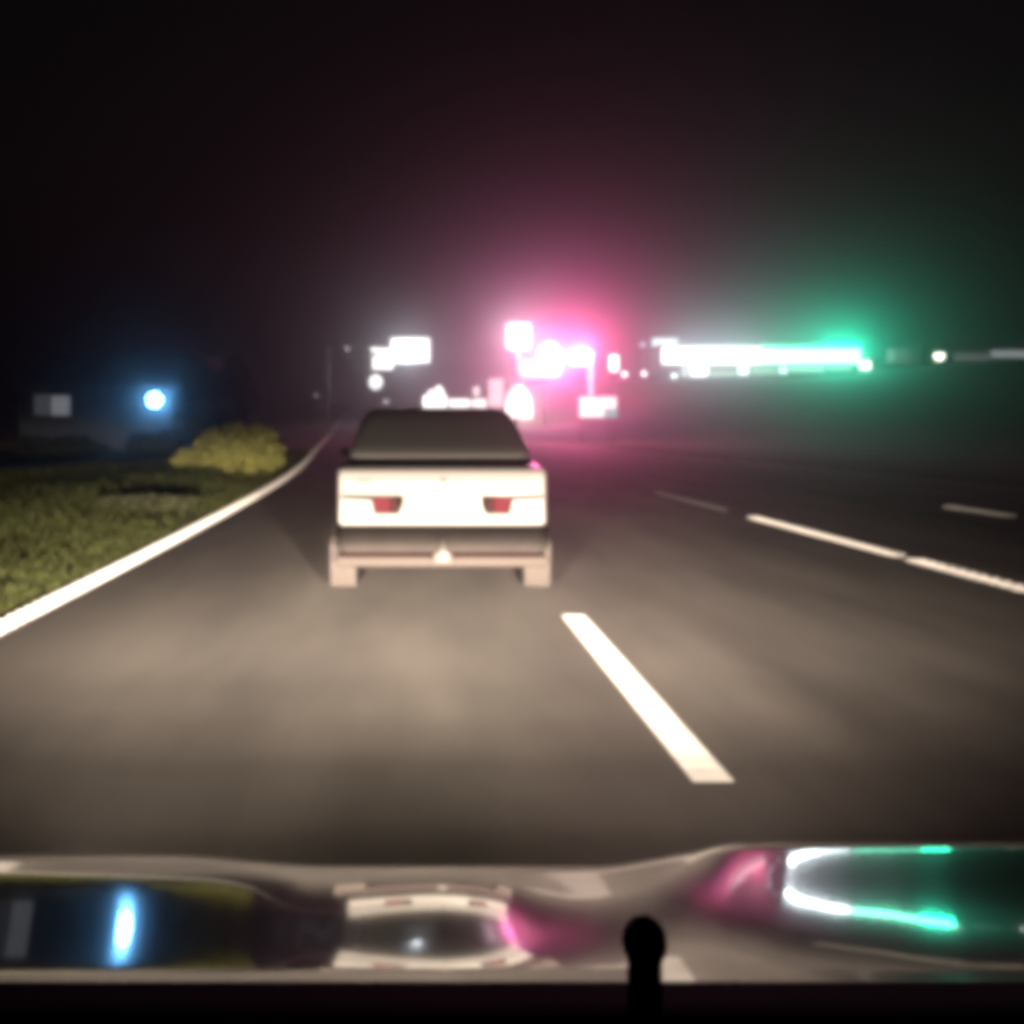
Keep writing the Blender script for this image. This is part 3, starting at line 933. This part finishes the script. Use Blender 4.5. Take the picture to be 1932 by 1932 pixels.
# --- far right sheds
def shed(u0, u1, vtop, vbot, d, wins, label):
    x0, x1, z0, z1 = span(u0, u1, vtop, vbot, d)
    cx = (x0 + x1) / 2; zb = min(gz(x0, d), gz(x1, d)) - .2
    t = thing('shed', (cx, d, zb), label, 'building', 'dim buildings at the far right')
    bm = bmesh.new(); box(bm, x0 - cx, x1 - cx, 0, 7, 0, z1 - zb); from_bm('wall', bm, M_dwall, t)
    bm = bmesh.new(); box(bm, x0 - cx - .3, x1 - cx + .3, -.5, 7.4, z1 - zb + .004, z1 - zb + .2); from_bm('roof', bm, M_roof, t)
    for (a, b, c, e, col, s) in wins:
        q0, q1, w0, w1 = span(a, b, c, e, d)
        bm = bmesh.new(); box(bm, q0 - cx - .06, q1 - cx + .06, -.05, -.003, w0 - zb - .06, w1 - zb + .06); fr = from_bm('window', bm, M_case, t)
        bm = bmesh.new(); box(bm, q0 - cx, q1 - cx, -.09, -.053, w0 - zb, w1 - zb); from_bm('pane', bm, glow_mat('dim_window', col, s), fr)
    return t
shed(1664, 1740, 648, 700, 138, [(1673, 1688, 659, 684, (.45, .75, .62), .42), (1692, 1714, 657, 686, (.5, .7, .6), .14), (1716, 1730, 664, 684, (.4, .6, .5), .08)], 'dim shed with greenish windows right of the store')
shed(1775, 2000, 650, 700, 142, [(1800, 1866, 666, 681, (.8, .85, .85), .10), (1869, 1990, 661, 675, (.75, .82, .84), .34)], 'long dim shed with a pale window strip at the right edge of the picture')

# --- roadside house at the left with a blue white lamp
d = 46.0
hx0, hx1 = -18.0, -8.6
cx = (hx0 + hx1) / 2; zb = gz(cx, d) - .1
ho = thing('roadside_house', (cx, d, zb), 'low pale house at the left with a dim window, lit by its bluish wall lamp', 'house')
bm = bmesh.new(); box(bm, hx0 - cx, hx1 - cx, 0, 6, 0, 3.0 - zb); from_bm('wall', bm, mat('house_wall', (.05, .053, .056), .9, noise=.2, nscale=1.0), ho)
bm = bmesh.new(); prism(bm, [(hx0 - cx - .4, 3.003 - zb), (hx1 - cx + .4, 3.003 - zb), (hx1 - cx - 1.5, 4.5 - zb), (hx0 - cx + 1.5, 4.5 - zb)], -.15, 6.5); from_bm('roof', bm, M_roof, ho)
for (a, b, c, e, col, s) in ((66, 96, 745, 782, (.5, .52, .6), .07), (98, 132, 747, 783, (.62, .63, .68), .22)):
    q0, q1, w0, w1 = span(a, b, c, e, d)
    bm = bmesh.new(); box(bm, q0 - cx - .07, q1 - cx + .07, -.05, -.003, w0 - zb - .07, w1 - zb + .07); fr = from_bm('window', bm, M_case, ho)
    bm = bmesh.new(); box(bm, q0 - cx, q1 - cx, -.08, -.053, w0 - zb, w1 - zb); from_bm('pane', bm, glow_mat('house_window', col, s), fr)
bm = bmesh.new(); x_, _, z_ = P(420, 0, d)
box(bm, P(395, 0, d)[0] - cx, P(425, 0, d)[0] - cx, -.04, -.003, .05, 2.15); from_bm('door', bm, mat('house_door', (.06, .05, .045), .6), ho)
lx, ly, lz = P(297, 755, d)
lamp = thing('wall_lamp', (lx, d, lz), 'round bluish white lamp glaring on the house wall', 'lamp')
bm = bmesh.new(); tube(bm, (0, -.003, .12), (0, -.5, .22), .03); from_bm('bracket', bm, M_pole, lamp, True)
bm = bmesh.new(); tube(bm, (0, -.5, .36), (0, -.5, .46), .20, .10, 20); from_bm('lamp_shade', bm, M_case, lamp, True)
bm = bmesh.new(); sphere(bm, (0, -.5, 0), .26, (1, 1, 1)); from_bm('bulb', bm, glow_mat('blue_white_lamp', (.15, .50, 1.0), 120.0), lamp, True)
